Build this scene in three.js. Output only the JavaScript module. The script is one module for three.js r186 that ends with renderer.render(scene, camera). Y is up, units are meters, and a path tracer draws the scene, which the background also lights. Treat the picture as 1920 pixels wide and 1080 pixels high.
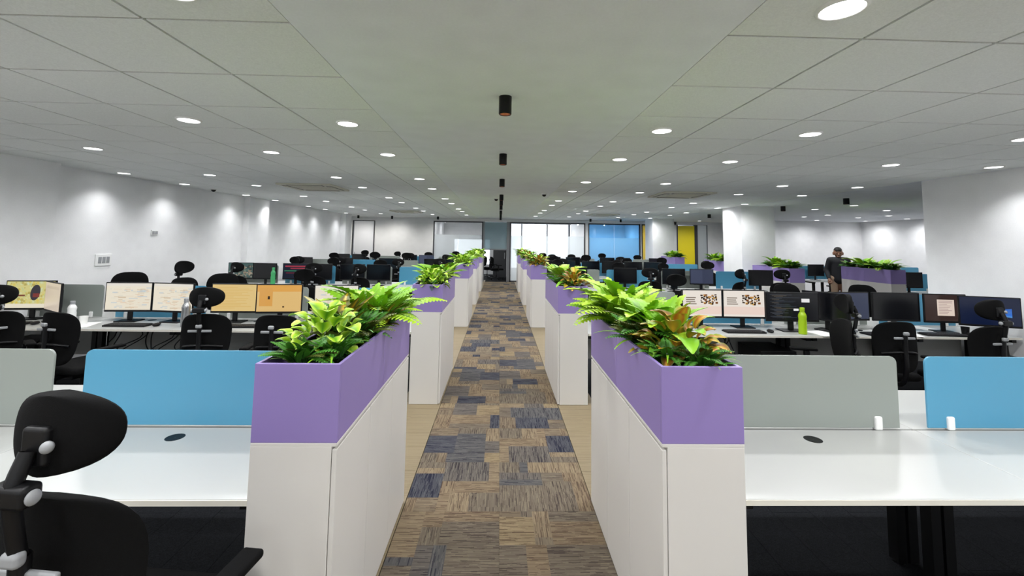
import * as THREE from 'three';
import { RoundedBoxGeometry } from 'three/addons/geometries/RoundedBoxGeometry.js';
import { mergeGeometries } from 'three/addons/utils/BufferGeometryUtils.js';
import { MarchingCubes } from 'three/addons/objects/MarchingCubes.js';

// ------------------------------------------------------------------ camera, sky, exposure
const scene = new THREE.Scene();
const EYE = 1.7176, CEIL = 2.62;
const F = 813.8, PY = 384.7;                       // focal length and height of the optical axis in pixels of the 1920 x 1080 frame
const FULL = 2 * (1080 - PY);
const camera = new THREE.PerspectiveCamera(2 * Math.atan(FULL / 2 / F) * 180 / Math.PI, 1920 / FULL, 0.05, 200);
camera.setViewOffset(1920, FULL, 0, FULL - 1080, 1920, 1080);
camera.position.set(0, EYE, 0);
camera.rotation.set(0.0815, -0.027, 0.0155, 'YXZ');
scene.background = new THREE.Color(2.5, 2.65, 2.8);  // overcast daylight beyond the windows at both ends of the floor
const renderer = new THREE.WebGLRenderer({ antialias: true });
renderer.toneMapping = THREE.LinearToneMapping;
renderer.toneMappingExposure = 1.2;
renderer.shadowMap.enabled = true;
const LAMP_CD = 6.2, LAMP_GLOW = 5.0;              // each downlight: candela of its spot, glow of its diffuser
const SCREEN_GLOW = 0.72;

// ------------------------------------------------------------------ helpers
let seed = 12345;
const rnd = () => { seed = (seed + 0x6D2B79F5) | 0; let t = Math.imul(seed ^ (seed >>> 15), 1 | seed); t = (t + Math.imul(t ^ (t >>> 7), 61 | t)) ^ t; return ((t ^ (t >>> 14)) >>> 0) / 4294967296; };
const rr = (a, b) => a + (b - a) * rnd();
const pick = (a) => a[Math.floor(rnd() * a.length)];
const used = new Map();
function numbered(name) { const n = used.get(name) || 0; used.set(name, n + 1); return n ? name + '_' + String(n).padStart(3, '0') : name; }
function shade(o) { o.traverse((m) => { if (m.isMesh) { m.castShadow = true; m.receiveShadow = true; } }); return o; }
function tag(o, label, category, group) { o.userData.label = label; o.userData.category = category; if (group) o.userData.group = group; return o; }
function thing(name, label, category, group, x = 0, y = 0, z = 0, turn = 0) {
  const g = new THREE.Group(); g.name = numbered(name); g.position.set(x, y, z); g.rotation.y = turn; tag(g, label, category, group); scene.add(g); return g;
}
function part(name, geo, mat, parent) { const m = new THREE.Mesh(geo, mat); m.name = name; m.castShadow = m.receiveShadow = true; if (parent) parent.add(m); return m; }
function solo(name, geo, mat, label, category, group, x = 0, y = 0, z = 0, turn = 0) {
  const m = part(numbered(name), geo, mat, scene); m.position.set(x, y, z); m.rotation.y = turn; return tag(m, label, category, group);
}
function struct(name, geo, mat, parent) { const m = part(parent ? name : numbered(name), geo, mat, parent || scene); if (!parent) m.userData.kind = 'structure'; return m; }
function dup(src, label, x, y, z, turn = 0, group) {
  const c = src.clone(); c.name = numbered(src.name.replace(/_\d{3}$/, '')); c.userData = { ...src.userData, label }; if (group) c.userData.group = group;
  c.position.set(x, y, z); c.rotation.y = turn; scene.add(c); return c;
}
// boxes with uv in metres, centred on (x, y, z)
function bx(w, h, d, x = 0, y = 0, z = 0) {
  const g = new THREE.BoxGeometry(w, h, d), p = g.attributes.position, n = g.attributes.normal, uv = g.attributes.uv;
  for (let i = 0; i < p.count; i++) {
    const X = p.getX(i) + x, Y = p.getY(i) + y, Z = p.getZ(i) + z, nx = Math.abs(n.getX(i)), ny = Math.abs(n.getY(i));
    if (nx > .5) uv.setXY(i, Z, Y); else if (ny > .5) uv.setXY(i, X, Z); else uv.setXY(i, X, Y);
  }
  g.translate(x, y, z); return g;
}
function rb(w, h, d, r, x = 0, y = 0, z = 0, s = 2) { const g = new RoundedBoxGeometry(w, h, d, s, Math.min(r, w / 2.01, h / 2.01, d / 2.01)); g.translate(x, y, z); return g; }
function span(x0, x1, y0, y1, d0, d1) { return bx(x1 - x0, y1 - y0, d1 - d0, (x0 + x1) / 2, (y0 + y1) / 2, -(d0 + d1) / 2); }   // d = distance down the room
function cyl(r1, r2, h, x = 0, y = 0, z = 0, seg = 20) { const g = new THREE.CylinderGeometry(r1, r2, h, seg); g.translate(x, y, z); return g; }
function lathe(pts, seg = 24) { return new THREE.LatheGeometry(pts.map(([a, b]) => new THREE.Vector2(a, b)), seg); }
function tube(pts, r, seg = 16, rad = 6) { return new THREE.TubeGeometry(new THREE.CatmullRomCurve3(pts.map((p) => new THREE.Vector3(...p))), seg, r, rad); }
function merge(list) { return mergeGeometries(list.map((g) => { const q = g.index ? g.toNonIndexed() : g; for (const k of Object.keys(q.attributes)) if (!['position', 'normal', 'uv', 'color'].includes(k)) q.deleteAttribute(k); return q; })); }
const ORD = ['first', 'second', 'third', 'fourth', 'fifth', 'sixth', 'seventh', 'eighth', 'ninth', 'tenth', 'eleventh', 'twelfth'];
const sRGB = (r, g, b) => new THREE.Color().setRGB(r / 255, g / 255, b / 255, THREE.SRGBColorSpace);

// ------------------------------------------------------------------ textures
function noiseTexture(size, lo, hi, cell, repeat) {
  const d = new Uint8Array(size * size * 4), cells = Math.max(2, Math.round(size / cell)), grid = [...Array(cells * cells)].map(() => rnd());
  const at = (i, j) => grid[((j % cells) + cells) % cells * cells + ((i % cells) + cells) % cells];
  for (let y = 0; y < size; y++) for (let x = 0; x < size; x++) {
    const u = x / size * cells, v = y / size * cells, i = Math.floor(u), j = Math.floor(v), a = u - i, b = v - j, sa = a * a * (3 - 2 * a), sb = b * b * (3 - 2 * b);
    const coarse = (at(i, j) * (1 - sa) + at(i + 1, j) * sa) * (1 - sb) + (at(i, j + 1) * (1 - sa) + at(i + 1, j + 1) * sa) * sb;
    const n = Math.round(255 * (lo + (hi - lo) * (.55 * coarse + .45 * rnd()))), k = (y * size + x) * 4;
    d[k] = d[k + 1] = d[k + 2] = n; d[k + 3] = 255;
  }
  const t = new THREE.DataTexture(d, size, size); t.wrapS = t.wrapT = THREE.RepeatWrapping; t.magFilter = THREE.LinearFilter; t.repeat.set(repeat, repeat); t.colorSpace = THREE.SRGBColorSpace; t.needsUpdate = true; return t;
}
function canvasTexture(w, h, draw) {
  const c = document.createElement('canvas'); c.width = w; c.height = h; draw(c.getContext('2d'), w, h);
  const t = new THREE.CanvasTexture(c); t.colorSpace = THREE.SRGBColorSpace; return t;
}
const css = (r, g, b) => `rgb(${r | 0},${g | 0},${b | 0})`;
const paintTex = noiseTexture(256, .965, 1, 20, .7), tileTex = noiseTexture(256, .93, 1, 3, 2.1);
const fabricTex = noiseTexture(128, .55, 1, 2, 24), darkCarpetTex = noiseTexture(256, .45, 1, 3, 3.3);
const vinylTex = canvasTexture(256, 512, (c, w, h) => {
  c.fillStyle = css(132, 118, 92); c.fillRect(0, 0, w, h);
  for (let i = 0; i < 900; i++) { const a = rr(-24, 18); c.fillStyle = `rgba(${118 + a | 0},${104 + a | 0},${78 + a | 0},.25)`; c.fillRect(rr(-60, w), rr(0, h), rr(30, 160), rr(1, 3)); }
});
vinylTex.wrapS = vinylTex.wrapT = THREE.RepeatWrapping; vinylTex.repeat.set(1.2, .8);
// print of the aisle carpet: eight tile designs of woven blocks with streaks along or across
const CT = 512, carpetTex = canvasTexture(CT * 4, CT * 2, (c) => {
  const cols = [[156, 140, 118], [146, 133, 115], [164, 149, 126], [138, 129, 116], [150, 139, 122], [124, 120, 116], [110, 111, 114], [92, 95, 106], [74, 78, 94], [168, 152, 124]];
  const wts = [6, 6, 4, 5, 5, 3, 3, 2.6, 2.6, 1.2], tot = wts.reduce((a, b) => a + b);
  const choose = () => { let r = rnd() * tot; for (let i = 0; i < wts.length; i++) { r -= wts[i]; if (r < 0) return cols[i]; } return cols[0]; };
  for (let t = 0; t < 8; t++) {
    const ox = (t % 4) * CT, oy = Math.floor(t / 4) * CT;
    c.save(); c.beginPath(); c.rect(ox, oy, CT, CT); c.clip();
    const cut = (x, y, w, h, depth) => {
      if (depth > 0 && (w > 150 || h > 150) && rnd() < (w > 300 || h > 300 ? 1 : .72)) {
        const k = pick([.2, .25, .34, .5, .66, .75, .8]);
        if (w * rr(.7, 1.3) > h) { cut(x, y, w * k, h, depth - 1); cut(x + w * k, y, w * (1 - k), h, depth - 1); } else { cut(x, y, w, h * k, depth - 1); cut(x, y + h * k, w, h * (1 - k), depth - 1); }
        return;
      }
      const [r, g, b] = choose(), along = rnd() < .5;
      c.fillStyle = css(r, g, b); c.fillRect(x, y, w, h);
      c.save(); c.beginPath(); c.rect(x, y, w, h); c.clip();
      const n = w * h / 230;
      for (let i = 0; i < n; i++) {
        const a = rnd() < .5 ? rr(-80, -20) : rr(8, 34), L = rr(24, 120), T = rr(1.5, 5);
        c.fillStyle = `rgba(${Math.max(0, r + a) | 0},${Math.max(0, g + a) | 0},${Math.max(0, b + a * .8) | 0},.6)`;
        if (along) c.fillRect(x + rr(-40, w), y + rr(0, h), L, T); else c.fillRect(x + rr(0, w), y + rr(-40, h), T, L);
      }
      c.restore();
    };
    cut(ox, oy, CT, CT, 4);
    c.restore();
  }
});
// ------------------------------------------------------------------ materials
const std = (o) => new THREE.MeshStandardMaterial(o), phys = (o) => new THREE.MeshPhysicalMaterial(o);
const M = {
  wall: std({ color: sRGB(241, 241, 241), roughness: .75, map: paintTex }),
  gypsum: std({ color: sRGB(240, 243, 248), roughness: .85, map: paintTex }),
  ceilingTile: std({ color: sRGB(242, 245, 243), roughness: .9, map: tileTex, bumpMap: tileTex, bumpScale: .0006 }),
  plenum: std({ color: sRGB(96, 98, 96), roughness: .9 }),
  laminate: phys({ color: sRGB(175, 176, 173), roughness: .32, clearcoat: .15, clearcoatRoughness: .3 }),
  deskEdge: std({ color: sRGB(222, 218, 206), roughness: .5 }),
  cabinet: std({ color: sRGB(213, 210, 205), roughness: .42 }),
  purple: std({ color: sRGB(141, 123, 182), roughness: .38 }),
  soil: std({ color: sRGB(24, 22, 18), roughness: 1, map: fabricTex }),
  black: phys({ specularIntensity: .6, color: sRGB(13, 13, 15), roughness: .45 }),
  blackSoft: phys({ specularIntensity: .35, color: sRGB(11, 11, 12), roughness: .85, map: fabricTex, bumpMap: fabricTex, bumpScale: .001 }),
  blackMetal: std({ color: sRGB(17, 17, 19), roughness: .4, metalness: .3 }),
  chrome: std({ color: sRGB(190, 192, 196), roughness: .25, metalness: 1 }),
  greyPlastic: std({ color: sRGB(150, 152, 154), roughness: .45 }),
  blueGlass: phys({ color: sRGB(84, 158, 192), roughness: .3, transmission: .14, thickness: 0, clearcoat: .2, clearcoatRoughness: .2 }),
  greyGlass: phys({ color: sRGB(150, 157, 151), roughness: .3, transmission: .14, thickness: 0, clearcoat: .2, clearcoatRoughness: .2 }),
  whitePlastic: std({ color: sRGB(236, 236, 234), roughness: .4 }),
  beigePlastic: std({ color: sRGB(206, 203, 186), roughness: .5 }),
  vinyl: std({ color: 0xffffff, roughness: .55, map: vinylTex }),
  darkCarpet: phys({ specularIntensity: .15, color: sRGB(42, 44, 48), roughness: .95, map: darkCarpetTex }),
  carpet: phys({ specularIntensity: .2, color: sRGB(196, 192, 188), roughness: .95, map: carpetTex }),
  copper: std({ color: sRGB(214, 128, 96), roughness: .3, metalness: .9 }),
  screenOff: phys({ color: sRGB(13, 14, 18), roughness: .18 }),
  glass: phys({ color: 0xffffff, roughness: .02, transmission: 1, thickness: 0 }),
  frost: phys({ color: sRGB(246, 249, 250), roughness: .7, transmission: .85, thickness: 0 }),
  frostGrey: phys({ color: sRGB(186, 204, 210), roughness: .7, transmission: .6, thickness: 0 }),
  blueFilm: phys({ color: sRGB(172, 216, 246), roughness: .05, transmission: 1, thickness: 0 }),
  blueFrost: phys({ color: sRGB(168, 210, 236), roughness: .7, transmission: .75, thickness: 0 }),
  yellowFilm: phys({ color: sRGB(240, 222, 140), roughness: .3, transmission: .75, thickness: 0 }),
  yellow: std({ color: sRGB(252, 230, 30), roughness: .45 }),
  aluminium: std({ color: sRGB(140, 142, 146), roughness: .4, metalness: .7 }),
  darkFrame: std({ color: sRGB(62, 62, 66), roughness: .5 }),
  doorWhite: std({ color: sRGB(236, 237, 240), roughness: .5 }),
  greyPanel: std({ color: sRGB(112, 112, 114), roughness: .7, map: fabricTex }),
  bluePaint: std({ color: sRGB(70, 150, 205), roughness: .7 }),
  steel: std({ color: sRGB(176, 178, 180), roughness: .3, metalness: .85 }),
  limeBottle: phys({ color: sRGB(190, 226, 40), roughness: .25, transmission: .35, thickness: 0 }),
  greenBottle: phys({ color: sRGB(90, 200, 130), roughness: .25, transmission: .3, thickness: 0 }),
  paper: std({ color: sRGB(240, 240, 236), roughness: .9 }),
  lamp: std({ color: 0xffffff, emissive: 0xffffff, emissiveIntensity: LAMP_GLOW, roughness: .6 }),
  leaf: std({ color: 0xffffff, vertexColors: true, roughness: .5, side: THREE.DoubleSide }),
  cable: std({ color: sRGB(18, 18, 20), roughness: .6 }),
  key: std({ color: sRGB(34, 34, 37), roughness: .55 }),
};

// ------------------------------------------------------------------ the room
const WL = -5.85, WR = 5.82, BACK = 18.3, FRONT = -2.6, RIGHT = 13.7;
{
  const floor = struct('floor', span(-6.5, RIGHT, -.2, -.012, FRONT - .2, 22.6), M.darkCarpet);
  // beige plank strip below the cabinets beside the aisle and beyond the aisle ends
  for (const [a, b] of [[-1.0, -.59], [.645, 1.04]]) for (let k = 0; k < 18; k++) struct('floor_plank', span(a, b, -.012, -.0015, FRONT + k * 1.2, FRONT + k * 1.2 + 1.197), M.vinyl, floor);
  // plank floor by the windows behind the camera
  for (const [a, b] of [[-5.8, -1.0], [1.04, 5.8]]) for (let k = 0; k < 17; k++) struct('floor_plank', span(a, b, -.012, -.0015, FRONT + k * .2, FRONT + k * .2 + .198), M.vinyl, floor);
  // aisle carpet tiles, two across
  const variants = [...Array(8)].map((_, t) => {
    const g = rb(.6125, .012, .6125, .0012, 0, -.006, 0, 1), p = g.attributes.position, uv = g.attributes.uv;
    for (let i = 0; i < p.count; i++) uv.setXY(i, ((t % 4) + .01 + .98 * (p.getX(i) / .6125 + .5)) / 4, (Math.floor(t / 4) + .01 + .98 * (p.getZ(i) / .6125 + .5)) / 2);
    return g;
  });
  for (let k = 0; k < 34; k++) for (let s = 0; s < 2; s++) {
    const m = struct('carpet_tile', variants[(k * 5 + s * 3 + (k >> 2)) % 8], M.carpet, floor);
    m.position.set(s ? .334 : -.279, 0, -(FRONT + .3 + k * .613)); m.rotation.y = Math.floor(rnd() * 4) * Math.PI / 2;
  }
  // dark carpet planks where the desks leave the floor in view
  const plank = bx(.248, .011, .998, 0, -.0065, 0);
  for (const [a, b] of [[-3.6, -1.12], [1.16, 4.4]]) for (let x = a; x < b; x += .25) for (let k = 0; k < 4; k++) { const m = struct('carpet_plank', plank, M.darkCarpet, floor); m.position.set(x, 0, -(.9 + k + (Math.round(x * 4) % 2 ? .5 : 0) - .5)); }
}
{
  struct('wall_left', merge([span(WL - .2, WL, 0, CEIL, FRONT, 16.9), span(-6.5, -6.3, 0, CEIL, 16.7, BACK + .2), span(-6.3, WL, 0, CEIL, 16.7, 16.9)]), M.wall);
  struct('wall_right', merge([span(WR, WR + .25, 0, CEIL, FRONT, 5.8), span(WR + .25, RIGHT, 0, CEIL, 5.55, 5.8), span(RIGHT, RIGHT + .2, 0, CEIL, 5.55, 16.3)]), M.wall);
  struct('wall_near', merge([span(-6.1, 6.1, 0, 1, FRONT - .2, FRONT), span(-6.1, 6.1, 2, CEIL, FRONT - .2, FRONT), ...[[-6.1, -5.4], [-2.9, -1.3], [1.3, 2.9], [5.4, 6.1]].map(([a, b]) => span(a, b, 1, 2, FRONT - .2, FRONT))]), M.wall);
  [[-5.4, -2.9], [-1.3, 1.3], [2.9, 5.4]].forEach(([a, b], i) => { const w = struct('window_' + (7 + i), merge([span(a, a + .05, 1, 2, FRONT - .14, FRONT - .06), span(b - .05, b, 1, 2, FRONT - .14, FRONT - .06), span(a, b, 1, 1.05, FRONT - .14, FRONT - .06), span(a, b, 1.95, 2, FRONT - .14, FRONT - .06)]), M.aluminium); struct('pane', span(a + .05, b - .05, 1.05, 1.95, FRONT - .105, FRONT - .095), M.glass, w); });
  struct('wall_back', merge([span(-5.22, -2.79, 0, CEIL, BACK, BACK + .12), span(-6.3, -6.14, 0, CEIL, BACK, BACK + .12), span(-6.14, -5.22, 2.47, CEIL, BACK, BACK + .12), span(6.42, 7.52, 0, CEIL, BACK, BACK + .12), span(8.86, 9.7, 0, CEIL, BACK, BACK + .12),
    span(-2.79, 8.86, 2.5, CEIL, BACK, BACK + .12), span(9.7, 9.9, 0, CEIL, 16.1, BACK + .12), span(9.9, RIGHT, 0, CEIL, 16.1, 16.3)]), M.wall);
  const pil = (x0, x1, d0, d1) => struct('pillar', span(x0, x1, 0, CEIL, d0, d1), M.wall);
  pil(WL, -5.67, 4.3, 5.7); pil(WL, -5.72, 10.06, 10.9); pil(WL, -5.66, 16.1, 16.7);
  pil(5.7, 6.5, 10.1, 10.95); pil(5.7, 6.5, 16.05, 16.9);
  // skirting along the blank wall
  struct('baseboard_left', span(WL, WL + .012, 0, .09, 5.7, 10.06), M.wall);
}
// ceiling: plain strip over the aisle and beyond the pillars, lay-in tiles on both sides
const TX0 = -.905, TPL = .6135, TX1 = .975, TPR = .603, TZ0 = 1.80 - .614 * 8, TPZ = .614;
{
  const ceiling = struct('ceiling', span(-6.5, RIGHT + .2, CEIL + .03, CEIL + .2, FRONT - .2, 22.6), M.plenum);
  struct('ceiling_strip', span(TX0 + .004, TX1 - .004, CEIL, CEIL + .03, FRONT, BACK), M.gypsum, ceiling);
  struct('ceiling_strip', span(TX1 + 8 * TPR + .003, RIGHT, CEIL, CEIL + .03, FRONT, BACK), M.gypsum, ceiling);
  struct('ceiling_strip', span(-6.3, RIGHT, CEIL, CEIL + .03, BACK, 22.4), M.gypsum, ceiling);
  const tl = [], G = .015;
  for (let j = 0; j < 38; j++) {
    const d0 = TZ0 + TPZ * j, d1 = Math.min(d0 + TPZ - G, BACK); if (d1 - d0 < .05) continue;
    for (let i = 0; i < 9; i++) { const x1 = TX0 - TPL * i, x0 = Math.max(x1 - TPL, -6.3); if (x1 - x0 > .05) tl.push([x0 + G, x1, d0, d1]); }
    for (let i = 0; i < 8; i++) tl.push([TX1 + TPR * i, TX1 + TPR * (i + 1) - G, d0, d1]);
  }
  const score = ([x0, x1, d0, d1]) => { const d = (d0 + d1) / 2, x = Math.abs((x0 + x1) / 2); return d < .9 || x > d * 1.35 + .4 ? -1 : 1 / (d * d); };
  tl.sort((a, b) => score(b) - score(a));
  tl.slice(0, 298).forEach((t) => struct('ceiling_tile', span(t[0], t[1], CEIL, CEIL + .018, t[2], t[3]), M.ceilingTile, ceiling));
  const rest = struct('ceiling_tile_field', merge(tl.slice(298).map((t) => span(t[0], t[1], CEIL, CEIL + .018, t[2], t[3]))), M.ceilingTile, ceiling); rest.userData.kind = 'stuff';
}
// back: door, glazed fronts, rooms behind
{
  const d = struct('door_1', rb(.8, 2.42, .045, .004, -5.66, 1.225, -BACK + .005), M.doorWhite);
  struct('door_frame', merge([span(-6.14, -6.08, 0, 2.47, BACK - .02, BACK + .1), span(-5.25, -5.22, 0, 2.47, BACK - .03, BACK + .1), span(-6.14, -5.22, 2.44, 2.47, BACK - .02, BACK + .1)]), M.darkFrame, d);
  struct('door_handle', rb(.02, .2, .05, .008, -6.0, 1.05, -BACK + .05), M.chrome, d);
  const fr = (x0, x1, name, clear, low, frostTop, bars = []) => {
    const w = struct(name, merge([span(x0, x0 + .05, 0, 2.5, BACK + .02, BACK + .09), span(x1 - .05, x1, 0, 2.5, BACK + .02, BACK + .09), span(x0, x1, 2.45, 2.5, BACK + .02, BACK + .09), span(x0, x1, 0, .05, BACK + .02, BACK + .09)]), M.darkFrame);
    const cuts = [x0 + .05, ...bars, x1 - .05];
    for (let i = 0; i + 1 < cuts.length; i++) {
      struct('pane', span(cuts[i] + .004, cuts[i + 1] - .004, frostTop, 2.45, BACK + .05, BACK + .06), clear, w);
      struct('frosted_pane', span(cuts[i] + .004, cuts[i + 1] - .004, .05, frostTop, BACK + .05, BACK + .06), low, w);
    }
    return w;
  };
  fr(-2.79, -.7, 'window_1', M.glass, M.frost, 1.93, [-1.75]);
  fr(.42, 3.62, 'window_2', M.glass, M.frost, 1.93, [1.48, 2.55]);
  fr(3.74, 5.97, 'window_3', M.blueFilm, M.blueFrost, 1.9, [4.85]);
  fr(6.02, 6.42, 'window_4', M.yellowFilm, M.yellowFilm, 1.9);
  struct('wall_back', merge([span(3.62, 3.74, 0, 2.5, BACK, BACK + .12), span(5.97, 6.02, 0, 2.5, BACK, BACK + .12)]), M.wall);
  // open doorway with a frosted fanlight
  const dw = struct('door_2', merge([span(-.7, -.64, 0, 2.5, BACK, BACK + .1), span(.3, .42, 0, 2.5, BACK, BACK + .1), span(-.7, .42, 1.31, 1.36, BACK + .02, BACK + .09)]), M.aluminium);
  struct('frosted_pane', span(-.64, .3, 1.36, 2.48, BACK + .05, BACK + .06), M.frostGrey, dw);
  const yd = struct('door_3', rb(.72, 2.45, .05, .004, 7.93, 1.23, -BACK - .03), M.yellow);
  struct('door_frame', merge([span(7.52, 7.57, 0, 2.5, BACK - .01, BACK + .1), span(8.29, 8.41, 0, 2.5, BACK - .01, BACK + .1)]), M.darkFrame, yd);
  const w5 = struct('window_5', merge([span(8.41, 8.44, 0, 2.5, BACK + .02, BACK + .09), span(8.83, 8.86, 0, 2.5, BACK + .02, BACK + .09)]), M.aluminium);
  struct('pane', span(8.44, 8.83, .05, 2.48, BACK + .05, BACK + .06), M.frost, w5);
  // rooms behind the glass: side walls, outer wall with window openings to the sky
  const OUT = 22.2;
  struct('wall_room', merge([span(-2.95, -2.83, 0, CEIL, BACK + .12, OUT), span(.34, .42, 0, CEIL, BACK + .7, OUT), span(6.42, 6.5, 0, CEIL, BACK + .12, OUT), span(8.95, 9.1, 0, CEIL, BACK + .12, OUT),
    span(-2.95, -2.3, 0, CEIL, OUT, OUT + .2), span(-2.3, -.5, 0, .5, OUT, OUT + .2), span(-2.3, -.5, 1.75, CEIL, OUT, OUT + .2), span(-.5, .6, 0, CEIL, OUT, OUT + .2), span(.6, 4.2, 0, .35, OUT, OUT + .2), span(4.2, 8.2, 0, CEIL, OUT, OUT + .2), span(8.2, 9.1, 0, .3, OUT, OUT + .2)]), M.wall);
  struct('wall_room', span(3.64, 3.72, 0, CEIL, BACK + .12, OUT), M.wall);
  const w6 = struct('window_6', merge([span(.6, 4.2, 2.57, CEIL, OUT, OUT + .1), span(1.08, 1.16, .35, 2.57, OUT, OUT + .1), span(2.38, 2.46, .35, 2.57, OUT, OUT + .1), span(3.5, 3.62, .35, 2.57, OUT, OUT + .1)]), M.aluminium);
  for (const [a, b] of [[.62, 1.08], [1.16, 2.38], [2.46, 3.5]]) struct('pane', span(a, b, .35, 2.57, OUT + .04, OUT + .05), M.glass, w6);
  const gp = struct('door_4', rb(.62, 2.05, .05, .004, .02, 1.03, -(BACK + 2.2)), M.greyPanel);
  struct('door_handle', rb(.03, .3, .05, .01, .24, 1.0, -(BACK + 2.14)), M.chrome, gp);
}

// ------------------------------------------------------------------ lamps
const discG = cyl(.072, .072, .006, 0, -.006, 0, 28), bezelG = lathe([[.072, -.002], [.074, -.011], [.08, -.012], [.087, -.006], [.088, 0]], 28);
let lampProto;
function downlight(x, d, label, share = 1, wash = false) {
  let g;
  if (!lampProto) {
    g = thing('ceiling_downlight', label, 'downlight', 'round ceiling downlights', x, CEIL, -d);
    part('bezel', bezelG, M.whitePlastic, g); part('diffuser', discG, M.lamp, g);
    lampProto = g.clone();
  } else { g = lampProto.clone(); g.name = numbered('ceiling_downlight'); g.userData = { label, category: 'downlight', group: 'round ceiling downlights' }; g.position.set(x, CEIL, -d); scene.add(g); }
  const s = new THREE.SpotLight(new THREE.Color(.985, .99, 1.01), LAMP_CD * share, 0, wash ? 1.05 : 1.5, wash ? 1 : .8, 2);
  s.name = 'downlight_beam'; s.position.set(0, -.016, 0); s.target.position.set(0, -1, 0); s.target.name = 'aim'; s.castShadow = true; s.shadow.radius = 3; g.add(s, s.target);
}
const LZ = [-8, -5, -3, 0, 2, 5, 7, 10, 12, 15, 17, 20].map((n) => 3.39 + .614 * n);
const rowWord = (j) => (j < 3 ? 'over the camera end, ' + ORD[j] : ORD[j - 3] + ' down the room');
[[-1.212, 'first column from aisle, blank-wall side'], [-2.44, 'second column from aisle, blank-wall side'], [-4.285, 'third column from aisle, blank-wall side'], [-5.52, 'column grazing the blank wall'],
  [1.285, 'first column from aisle, pillar side'], [2.5, 'second column from aisle, pillar side'], [4.3, 'third column from aisle, pillar side'], [5.47, 'fourth column from aisle, pillar side']].forEach(([x, w]) => {
  LZ.forEach((d, j) => {
    if (x < -5 && d < 6) return;
    if (x > 5 && (d > 15 || d < 4)) { if (d < 15) return; }
    downlight(x, d, 'round white downlight, ' + w + ', ' + rowWord(j), x < -5 ? .5 : x > 5 && d < 8 ? .6 : 1, x < -5 || (x > 5 && d < 8));   // the wall washers are dimmed and have a narrower beam
  });
});
[[7.86, 9.4], [7.86, 10.6], [9.65, 10.55], [9.65, 12.5], [9.65, 13.5], [11.4, 12.4], [11.4, 13.5], [11.4, 15.3], [13.1, 13.6], [13.1, 15.2], [9.65, 8], [11.4, 9]].forEach(([x, d], i) => downlight(x, d, 'round white downlight beyond the pillars, ' + ORD[i] + ' counting from pillar'));
for (const [x, w] of [[-1.75, 'clear'], [4.9, 'blue'], [2, 'bright']]) for (const [i, dx, d] of [[0, -.6, 19.2], [1, .6, 19.2], [2, -.6, 21], [3, .6, 21]]) downlight(x + dx, d, 'round downlight inside the ' + w + ' glazed room, ' + ORD[i], w === 'clear' ? .3 : w === 'blue' ? 1.5 : 1);
downlight(7.9, 17.0, 'round downlight before the yellow door', 1.5); downlight(7.86, 14.4, 'round downlight in the walkway before the yellow door');
downlight(9.65, 15.2, 'round downlight in the recess beyond the pillars'); downlight(11.4, 10.5, 'round downlight over desks beyond the pillars'); downlight(13.1, 11.6, 'round downlight by the far side wall beyond the pillars');

function spotCan(x, d, label, r = .04, h = .115, cd = 0, aim = 0) {
  const g = thing('black_ceiling_spotlight', label, 'spotlight', 'black surface-mounted ceiling spots', x, CEIL, -d);
  part('can', lathe([[.001, 0], [r, 0], [r, -h + .004], [r - .003, -h], [r - .006, -h + .002], [r - .006, -h + .02], [.001, -h + .03]], 24), M.black, g);
  part('reflector', lathe([[r - .007, -h + .004], [.018, -h + .028], [.001, -h + .029]], 20), M.copper, g);
  if (cd) { const s = new THREE.SpotLight(new THREE.Color(1, .97, .92), cd, 0, aim ? 1.2 : 1.4, 1, 2); s.name = 'spot_beam'; s.position.set(0, -h - .01, 0); s.target.position.set(0, -2, -aim); s.target.name = 'aim'; s.castShadow = true; s.shadow.radius = 1.5; g.add(s, s.target); part('led', cyl(.016, .016, .002, 0, -h + .024, 0, 14), M.lamp, g); }
}
[2.67, 4.49, 6.36, 8.53, 9.75, 11.15, 13.1, 15.0, 16.9].forEach((d, i) => spotCan(.02, d, 'black cylindrical ceiling spot, ' + ORD[i] + ' along the aisle strip', .04, .115, 2.4));
[[6.6, 8.07], [6.65, 10.0], [6.45, 13.2]].forEach(([x, d], i) => spotCan(x, d, 'black cylindrical ceiling spot over the pillar walkway, ' + ORD[i], .05));
[[-5.6, 17.3, 'before the white door'], [-4.29, 17.35, 'over white back wall'], [-2.45, 17.2, 'before clear glass room'], [3.56, 17, 'before bright glass room'], [4.76, 17, 'before blue glass room']].forEach(([x, d, w]) => spotCan(x, d, 'small black ceiling spot ' + w, .04, .115, 3.4, .9));

function cassette(x, d, label) {
  const g = thing('ceiling_cassette', label, 'air conditioner', 'ceiling air-conditioning cassettes', x, CEIL, -d);
  part('panel', rb(.92, .03, .92, .012, 0, -.015, 0), M.beigePlastic, g);
  part('grille', merge([...Array(9)].map((_, i) => bx(.44, .006, .016, 0, -.033, -.2 + i * .05))), M.beigePlastic, g);
  for (let k = 0; k < 4; k++) { const f = part('air_flap', rb(.56, .012, .07, .005, 0, -.034, .37), M.beigePlastic, g); f.rotation.y = k * Math.PI / 2; const s = part('air_slot', bx(.6, .004, .1, 0, -.0305, .37), M.black, g); s.rotation.y = k * Math.PI / 2; }
}
cassette(-3.3, 7.75, 'beige ceiling air-conditioning cassette over third-row desks, blank-wall side');
cassette(3.33, 7.9, 'beige ceiling air-conditioning cassette over third-row desks, pillar side');
cassette(-3.05, 14.25, 'beige ceiling air-conditioning cassette far down the blank-wall side');
cassette(3.4, 14.3, 'beige ceiling air-conditioning cassette far down the pillar side');
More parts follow.
